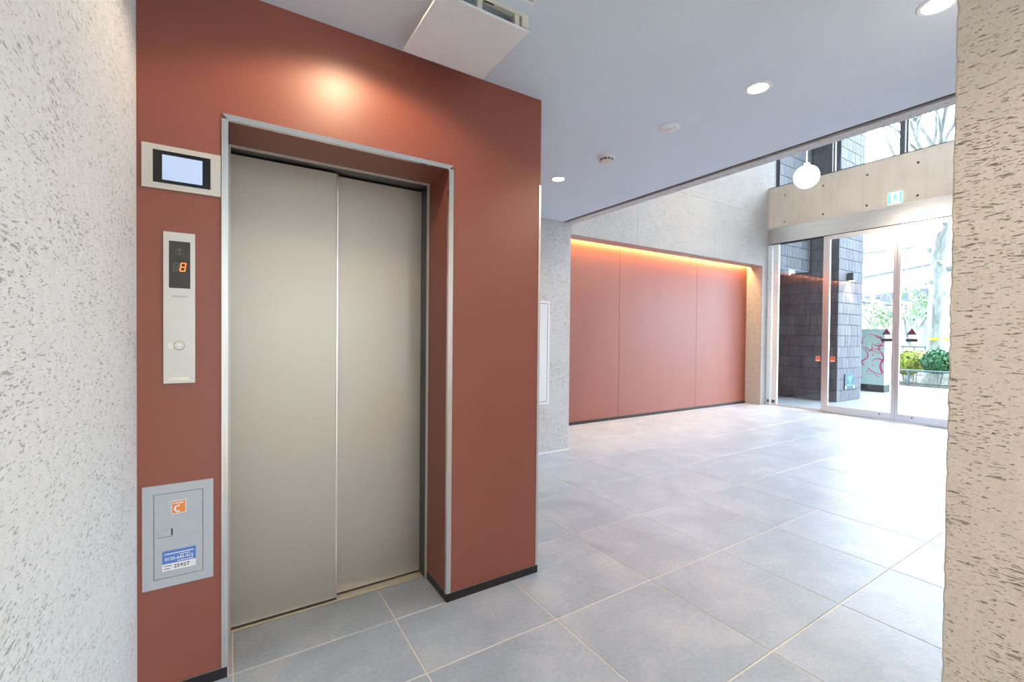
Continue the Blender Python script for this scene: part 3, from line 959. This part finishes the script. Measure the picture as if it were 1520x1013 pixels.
t = thing('park_fence', 'thin grey park fence beyond the shrubs', 'fence', (20, 5, 0))
for k in range(24):
    part('picket', B((20, 20.03, 2 + k * .3, 2.03 + k * .3, -.1, 1.0)), M['rail'], t)
part('fence_rail', B((19.99, 20.04, 1.9, 9.1, .95, 1.0)), M['rail'], t)
part('fence_rail', B((19.99, 20.04, 1.9, 9.1, .2, .24)), M['rail'], t)
t = thing('street_lamp', 'slim dark street lamp right of the tree trunk', 'lamp', (19, 4.42, 0))
bm = bmesh.new(); tube(bm, [(19, 4.42, -.1), (19, 4.42, 1.0), (19, 4.42, 1.85)], [.05, .035, .03], 10); part('pole', bm, M['rail'], t, True)
bm = bmesh.new(); lathe(bm, [(0, 1.84), (.05, 1.85), (.12, 2.12), (.15, 2.13), (.03, 2.22), (0, 2.23)], (19, 4.42, 0), 12); part('lantern', bm, M['rail'], t, True)

# ================================================================== FITTINGS INSIDE
# ---- lobby monitor
t = thing('wall_monitor', 'silver framed lobby monitor with pale blue lit screen', 'monitor', (-.13, Y0, 1.81))
part('frame', B((-.2405, -.021, Y0 - .006, Y0, 1.738, 1.885), bev=.001), M['plate'], t)
part('bezel', B((-.2105, -.051, Y0 - .0072, Y0 - .006, 1.758, 1.866)), M['bezel'], t)
part('screen', B((-.186, -.0745, Y0 - .0078, Y0 - .0072, 1.769, 1.853)), M['screen'], t)

# ---- call panel
t = thing('call_panel', 'tall silver lift call panel with orange floor number', 'panel', (-.14, Y0, 1.34))
part('plate', B((-.184, -.0955, Y0 - .007, Y0, 1.0795, 1.5965), bev=.0015), M['plate'], t)
dsp = part('display', B((-.168, -.109, Y0 - .0078, Y0 - .007, 1.406, 1.566)), M['dark_lens'], t)
def seg7(x, z, w, h, th, sh, bars):
    bm = bmesh.new()
    def q(x0, x1, z0, z1):
        prism(bm, [(x0 + sh * (z0 - z), z0), (x1 + sh * (z0 - z), z0), (x1 + sh * (z1 - z), z1), (x0 + sh * (z1 - z), z1)], 1, Y0 - .0084, Y0 - .0078)
    g = .0006
    m = z + h / 2
    if 'a' in bars: q(x + th * .6, x + w - th * .6, z + h - th, z + h)
    if 'g' in bars: q(x + th * .6, x + w - th * .6, m - th / 2, m + th / 2)
    if 'd' in bars: q(x + th * .6, x + w - th * .6, z, z + th)
    if 'f' in bars: q(x, x + th, m + g, z + h - th * .4)
    if 'b' in bars: q(x + w - th, x + w, m + g, z + h - th * .4)
    if 'e' in bars: q(x, x + th, z + th * .4, m - g)
    if 'c' in bars: q(x + w - th, x + w, z + th * .4, m - g)
    return bm
part('floor_digit', seg7(-.1395, 1.4635, .0165, .0305, .0032, .12, 'abcdefg'), M['orange_led'], dsp, label='lit orange figure 8')
part('unlit_digit', seg7(-.1580, 1.4635, .0145, .0290, .0030, .12, 'abcdefg'), M['ghost'], dsp)
bm = bmesh.new()
lathe(bm, [(.0095, 0), (.0120, 0), (.0120, .0006), (.0095, .0006), (.0095, 0)], (0, 0, 0), 24)
bm.transform(Matrix.Translation((-.1385, Y0 - .0078, 1.530)) @ Matrix.Rotation(PI / 2, 4, 'X'))
prism(bm, [(-.1410, 1.520), (-.1360, 1.520), (-.1360, 1.535), (-.1320, 1.535), (-.1385, 1.545), (-.1450, 1.535), (-.1410, 1.535)], 1, Y0 - .0084, Y0 - .0078)
part('unlit_arrow', bm, M['ghost'], dsp)
part('maker_mark', B(*[(-.160 + .0062 * k, -.1555 + .0062 * k, Y0 - .0074, Y0 - .007, 1.374, 1.381) for k in range(7)]), plain('pale_grey_print', (.42, .38, .35), .6), t)
bm = bmesh.new()
lathe(bm, [(0, .0045), (.0130, .0045), (.0145, .0030), (.0145, 0)], (0, 0, 0), 32)
bm.transform(Matrix.Translation((-.1400, Y0 - .007, 1.2095)) @ Matrix.Rotation(PI / 2, 4, 'X'))
bt = part('call_button', bm, M['plate'], t, True)
bm = bmesh.new()
lathe(bm, [(.0146, 0), (.0162, 0), (.0162, .0012), (.0146, .0012), (.0146, 0)], (0, 0, 0), 32)
bm.transform(Matrix.Translation((-.1400, Y0 - .007, 1.2095)) @ Matrix.Rotation(PI / 2, 4, 'X'))
part('button_ring', bm, M['bronze_line'], bt)
bm = bmesh.new()
prism(bm, [(-.1410, 1.2020), (-.1390, 1.2020), (-.1390, 1.2125), (-.1350, 1.2085), (-.1336, 1.2100), (-.1400, 1.2175), (-.1464, 1.2100), (-.1450, 1.2085), (-.1410, 1.2125)], 1, Y0 - .0122, Y0 - .0115)
part('up_arrow', bm, M['white_sticker'], bt)
part('braille_label', B((-.1715, -.1560, Y0 - .0076, Y0 - .007, 1.199, 1.220)), M['ivory'], t)
part('bottom_label', B((-.170, -.111, Y0 - .0076, Y0 - .007, 1.090, 1.101)), M['ivory'], t)

# ---- emergency phone box
t = thing('service_hatch', 'grey steel service hatch with blue and orange stickers low beside the lift', 'hatch', (-.14, Y0, .56))
bm = B((-.2405, -.0425, Y0 - .006, Y0, .705, .735), (-.2405, -.0425, Y0 - .006, Y0, .383, .4135), (-.2405, -.2105, Y0 - .006, Y0, .4135, .705), (-.0725, -.0425, Y0 - .006, Y0, .4135, .705))
part('frame', bm, M['box_grey'], t)
part('shadow_gap', B((-.2105, -.0725, Y0 - .0012, Y0, .4135, .705)), M['slot'], t)
dr = part('door', B((-.2090, -.0740, Y0 - .0058, Y0 - .0014, .415, .7035), bev=.0008), M['box_grey'], t)
part('latch', B((-.1990, -.1660, Y0 - .0070, Y0 - .0058, .5565, .5815), bev=.0006), M['box_grey'], dr)
part('latch_slot', B((-.1995, -.1985, Y0 - .0064, Y0 - .0058, .556, .582), (-.1625, -.1585, Y0 - .0064, Y0 - .0058, .559, .582), (-.1995, -.1585, Y0 - .0061, Y0 - .0058, .555, .5565)), M['slot'], dr)
ws = part('phone_sticker', B((-.1625, -.1210, Y0 - .0063, Y0 - .0058, .631, .676)), M['white_sticker'], dr, label='white-edged orange telephone sticker')
part('orange_field', B((-.1605, -.1232, Y0 - .0066, Y0 - .0063, .6335, .6735)), M['orange_sticker'], ws)
bm = bmesh.new()
arc = [(-.1445 + .011 * math.cos(a), .648 + .0115 * math.sin(a)) for a in [PI * .5 + i * PI / 8 for i in range(9)]]
arc2 = [(-.1435 + .006 * math.cos(a), .648 + .0085 * math.sin(a)) for a in [PI * 1.5 - i * PI / 8 for i in range(9)]]
for i in range(8):
    prism(bm, [arc[i], arc[i + 1], arc2[7 - i], arc2[8 - i]], 1, Y0 - .0070, Y0 - .0066)
box(bm, -.1450, -.1385, Y0 - .0070, Y0 - .0066, .655, .6605)
box(bm, -.1450, -.1385, Y0 - .0070, Y0 - .0066, .6355, .641)
part('handset_mark', bm, M['white_sticker'], ws)
part('caption_bars', B(*[(-.157 + .0075 * k, -.1515 + .0075 * k, Y0 - .0069, Y0 - .0066, .6645, .6695) for k in range(4)]), M['white_sticker'], ws)
bs = part('number_sticker', B((-.1875, -.0935, Y0 - .0062, Y0 - .0058, .462, .507)), M['blue_sticker'], dr, label='blue telephone number sticker')
part('white_field', B((-.1875, -.0935, Y0 - .0062, Y0 - .0058, .438, .462)), M['white_sticker'], bs)
part('number_text', text_bm('0120-645-412', .0142, -.1795, Y0 - .0062, .4735, .98), M['white_sticker'], bs)
part('serial_text', text_bm('25927', .0165, -.1560, Y0 - .0062, .4445, 1.08), M['ink'], bs)
part('small_print', B(*[(-.180 + .0062 * k, -.1752 + .0062 * k, Y0 - .0065, Y0 - .0062, .4935, .4975) for k in range(13)], *[(-.140 + .005 * k, -.136 + .005 * k, Y0 - .0065, Y0 - .0062, .4865, .4895) for k in range(6)],
                       *[(-.145 + .005 * k, -.141 + .005 * k, Y0 - .0065, Y0 - .0062, .4655, .4685) for k in range(9)]), M['white_sticker'], bs)
part('small_caption', B(*[(-.182 + .0042 * k, -.179 + .0042 * k, Y0 - .0065, Y0 - .0062, .4535, .4565) for k in range(5)], *[(-.182 + .0042 * k, -.179 + .0042 * k, Y0 - .0065, Y0 - .0062, .444, .447) for k in range(4)]), M['ink'], bs)

# ---- access panel on the pier
t = thing('access_panel', 'white flush access panel on the grey plaster pier', 'panel', (2.7, 3.813, 1.07))
part('frame', B((2.862, 2.889, 3.805, 3.813, .527, 1.618), (2.3, 2.325, 3.805, 3.813, .527, 1.618), (2.325, 2.862, 3.805, 3.813, 1.592, 1.618), (2.325, 2.862, 3.805, 3.813, .527, .552)), M['white_plastic'], t)
part('door', B((2.329, 2.857, 3.806, 3.813, .557, 1.587), bev=.001), M['white_plastic'], t)
part('gap', B((2.325, 2.862, 3.811, 3.813, .552, 1.592)), M['slot'], t)

# ---- ceiling fittings
def downlight(x, y, label, power=1.0, col=None):
    t = thing('downlight', label, 'lamp', (x, y, H), 'warm recessed ceiling downlights')
    bm = bmesh.new()
    lathe(bm, [(.044, -.003), (.047, -.006), (.058, -.006), (.062, -.002), (.062, 0)], (x, y, H), 40)
    part('ring', bm, M['white_plastic'], t, True)
    bm = bmesh.new()
    lathe(bm, [(0, -.0025), (.0445, -.0025), (.0445, 0)], (x, y, H), 32)
    part('lens', bm, M['lamp_lens'], t)
    l = bpy.data.lights.new('downlight_light', 'SPOT')
    l.energy = SPOT_W * power
    l.color = col or WARM
    l.spot_size = math.radians(152)
    l.spot_blend = .3
    l.shadow_soft_size = .075
    o = bpy.data.objects.new('downlight_light', l)
    COL.objects.link(o)
    o.parent = t
    o.location = (0, 0, -.012)
downlight(2.200, 1.233, 'large glowing downlight nearest the beige wall end')
downlight(2.189, 2.794, 'small glowing downlight near the grey pier')
downlight(.43, 1.54, 'downlight in front of the lift doors, above the frame', .95, (1, .78, .50))
downlight(.55, -.9, 'unseen downlight added behind the viewpoint to fill the lift lobby', 2.0, (1, .93, .85))  # unseen lamp added to brighten the near zone
downlight(.55, -2.3, 'second added fill downlight behind the viewpoint, farther from the lift', 2.0, (1, .93, .85))  # another unseen lamp added as fill
downlight(2.195, -.33 + .9, 'downlight of the row hidden behind the beige wall end', .6)

def hall_fill(x, y, label):  # unseen lights added to brighten the entrance hall
    t = thing('hall_fill_light', label, 'lamp', (x, y, HT), 'added fill lights in the high hall ceiling')
    bm = bmesh.new()
    lathe(bm, [(.275, -.003), (.28, -.008), (.295, -.008), (.30, -.002), (.30, 0)], (x, y, HT), 32)
    part('ring', bm, M['white_plastic'], t, True)
    bm = bmesh.new()
    lathe(bm, [(0, -.0025), (.276, -.0025), (.276, 0)], (x, y, HT), 32)
    part('lens', bm, M['hall_fill_lens'], t)
    l = bpy.data.lights.new('hall_fill_spot', 'SPOT')
    l.energy = HALL_FILL_W
    l.color = (.80, .90, 1)
    l.spot_size = math.radians(88)
    l.spot_blend = .7
    l.shadow_soft_size = .25
    o = bpy.data.objects.new('hall_fill_spot', l)
    COL.objects.link(o)
    o.parent = t
    o.location = (0, 0, -.015)
M['hall_fill_lens'] = emit('white_fill_lens', (.90, .95, 1), 3)  # glow of the added hall fill lights
for i, x in enumerate((4.5, 5.9, 7.3)):
    for k, y in enumerate((1.2, 2.45)):
        hall_fill(x, y, ('first', 'second', 'third')[i] + ' added hall fill light from the grey pier, ' + ('row farther from red recess', 'row nearer red recess')[k])

t = thing('smoke_detector', 'round white smoke detector with dark slots on ceiling', 'detector', (2.197, 2.274, H))
bm = bmesh.new(); lathe(bm, [(.062, 0), (.062, -.006), (.055, -.012), (0, -.012)], (2.197, 2.274, H), 36); part('base', bm, M['white_plastic'], t, True)
bm = bmesh.new(); lathe(bm, [(.046, -.012), (.042, -.030), (.030, -.036), (0, -.036)], (2.197, 2.274, H), 36); part('dome', bm, M['offwhite_plastic'], t, True)
bm = bmesh.new()
for k in range(10):
    a = 2 * PI * k / 10
    m = bmesh.new()
    box(m, .041, .0450, -.009, .009, -.026, -.018)
    m.transform(Matrix.Translation((2.197, 2.274, H)) @ Matrix.Rotation(a, 4, 'Z'))
    me = bpy.data.meshes.new('tmp'); m.to_mesh(me); m.free(); bm.from_mesh(me); bpy.data.meshes.remove(me)
part('slots', bm, M['slot'], t)

t = thing('emergency_light', 'flat round white emergency light with small clear lens on ceiling', 'lamp', (2.19, 1.746, H))
bm = bmesh.new(); lathe(bm, [(.060, 0), (.060, -.004), (.055, -.008), (0, -.009)], (2.19, 1.746, H), 36); part('disc', bm, M['white_plastic'], t, True)
for dx, dy in ((-.006, .010), (.006, -.006)):
    bm = bmesh.new(); lathe(bm, [(.008, 0), (.006, -.006), (0, -.008)], (2.19 + dx, 1.746 + dy, H - .009), 16); part('lens', bm, M['screen'] if False else M['white_sticker'], t, True)
bm = bmesh.new(); lathe(bm, [(.005, 0), (.005, -.002), (0, -.002)], (2.205, 1.722, H - .009), 12); part('test_button', bm, M['box_grey'], t)

t = thing('ceiling_vent', 'square white flat-plate ceiling vent above the lift wall', 'vent', (.79, 1.62, H))
part('frame', B((.628, .655, 1.44, 1.80, H - .05, H), (.945, .975, 1.44, 1.80, H - .05, H), (.655, .945, 1.768, 1.80, H - .05, H), (.655, .945, 1.44, 1.462, H - .016, H), (.935, .945, 1.462, 1.768, H - .05, H)), M['offwhite_plastic'], t)
part('throat', B((.655, .935, 1.60, 1.768, H - .062, H - .004)), M['box_grey'], t)
part('cover_plate', B((.6035, .9705, 1.428, 1.796, H - .075, H - .065), bev=.0015), M['white_plastic'], t)
for x in (.765, .925):
    part('hanger', B((x - .010, x + .010, 1.442, 1.458, H - .066, H - .014)), M['offwhite_plastic'], t)
part('slot', B((.745, .765, 1.444, 1.450, H - .0165, H - .0155), (.785, .825, 1.444, 1.450, H - .0165, H - .0155)), M['slot'], t)

t = thing('ceiling_hatch', 'square flush ceiling inspection hatch at the upper picture edge', 'hatch', (.75, 1.15, H))
part('frame', B((.945, .957, .92, 1.385, H - .004, H), (.50, .512, .92, 1.385, H - .004, H), (.512, .945, 1.373, 1.385, H - .004, H), (.512, .945, .92, .932, H - .004, H)), M['white_plastic'], t)
part('lid', B((.514, .942, .934, 1.370, H - .003, H)), M['paint'], t)
part('gap', B((.512, .945, .932, 1.373, H - .001, H)), M['slot'], t)

# ---- cove light over the red recess
t = thing('cove_light', 'warm cove light strip hidden above the recessed red wall', 'lamp', (5.75, 4.79, 2.66))
part('strip', B((3.2, 8.33, 4.772, 4.786, 2.640, 2.652)), M['led'], t)
al = bpy.data.lights.new('cove_light_light', 'AREA')
al.shape = 'RECTANGLE'; al.size = 5.1; al.size_y = .02; al.energy = COVE_W; al.color = (1, .58, .21)
o = bpy.data.objects.new('cove_light_light', al); COL.objects.link(o); o.parent = t; o.location = (0, 0.005, -.03)

# ---- pendant globe
PX, PY, PZ, PR = 6.2, 2.832, 3.30, .14
t = thing('pendant_globe', 'glowing white globe pendant on thin rod before the concrete band', 'lamp', (PX, PY, HT))
bm = bmesh.new(); lathe(bm, [(PR * math.sin(PI * k / 20) if 0 < k < 20 else 0, -PR * math.cos(PI * k / 20)) for k in range(21)], (PX, PY, PZ), 40)
part('globe', bm, M['globe'], t, True)
bm = bmesh.new(); tube(bm, [(PX, PY, PZ + PR - .01), (PX, PY, 4.4), (PX, PY, HT)], .008, 10); part('rod', bm, M['white_plastic'], t, True)
bm = bmesh.new(); lathe(bm, [(0, PR + .03), (.03, PR + .03), (.034, PR - .01), (0, PR - .012)], (PX, PY, PZ), 20); part('cap', bm, M['white_plastic'], t, True)
bm = bmesh.new(); lathe(bm, [(0, 0), (.06, 0), (.055, -.03), (0, -.03)], (PX, PY, HT), 24); part('canopy', bm, M['white_plastic'], t, True)

# ---- exit sign
t = thing('exit_sign', 'small lit green running-man exit sign on the steel door header', 'sign', (8.51, 2.65, 3.276))
part('base', B((8.495, 8.53, 2.562, 2.738, 3.268, 3.296), bev=.002), M['alu'], t)
part('lit_face', B((8.500, 8.525, 2.565, 2.735, 3.296, 3.468), bev=.002), M['exit_white'], t)
bm = bmesh.new()
def ys(pts):
    return [(2.735 - .17 * u, 3.296 + .172 * v) for u, v in pts]   # u to the viewer's right
XF = 8.4995
for pts in ([(.02, .02), (.18, .02), (.18, .98), (.02, .98)], [(.84, .02), (.98, .02), (.98, .98), (.84, .98)]):
    prism(bm, ys(pts), 0, XF - .0006, XF)
part('door_mark', bm, M['exit_green'], t)
bm = bmesh.new()
prism(bm, ys([(.5 + .075 * math.cos(a), .80 + .075 * math.sin(a)) for a in [i * PI / 6 for i in range(12)]]), 0, XF - .0006, XF)
for pts in ([(.42, .70), (.60, .72), (.60, .45), (.44, .42)], [(.42, .70), (.30, .56), (.34, .52), (.45, .62)], [(.60, .70), (.74, .56), (.71, .51), (.58, .60)],
            [(.44, .44), (.54, .42), (.42, .16), (.26, .08), (.24, .13), (.36, .21)], [(.52, .46), (.61, .46), (.74, .28), (.68, .08), (.62, .10), (.65, .26)]):
    prism(bm, ys(pts), 0, XF - .0006, XF)
part('running_figure', bm, M['exit_green'], t)
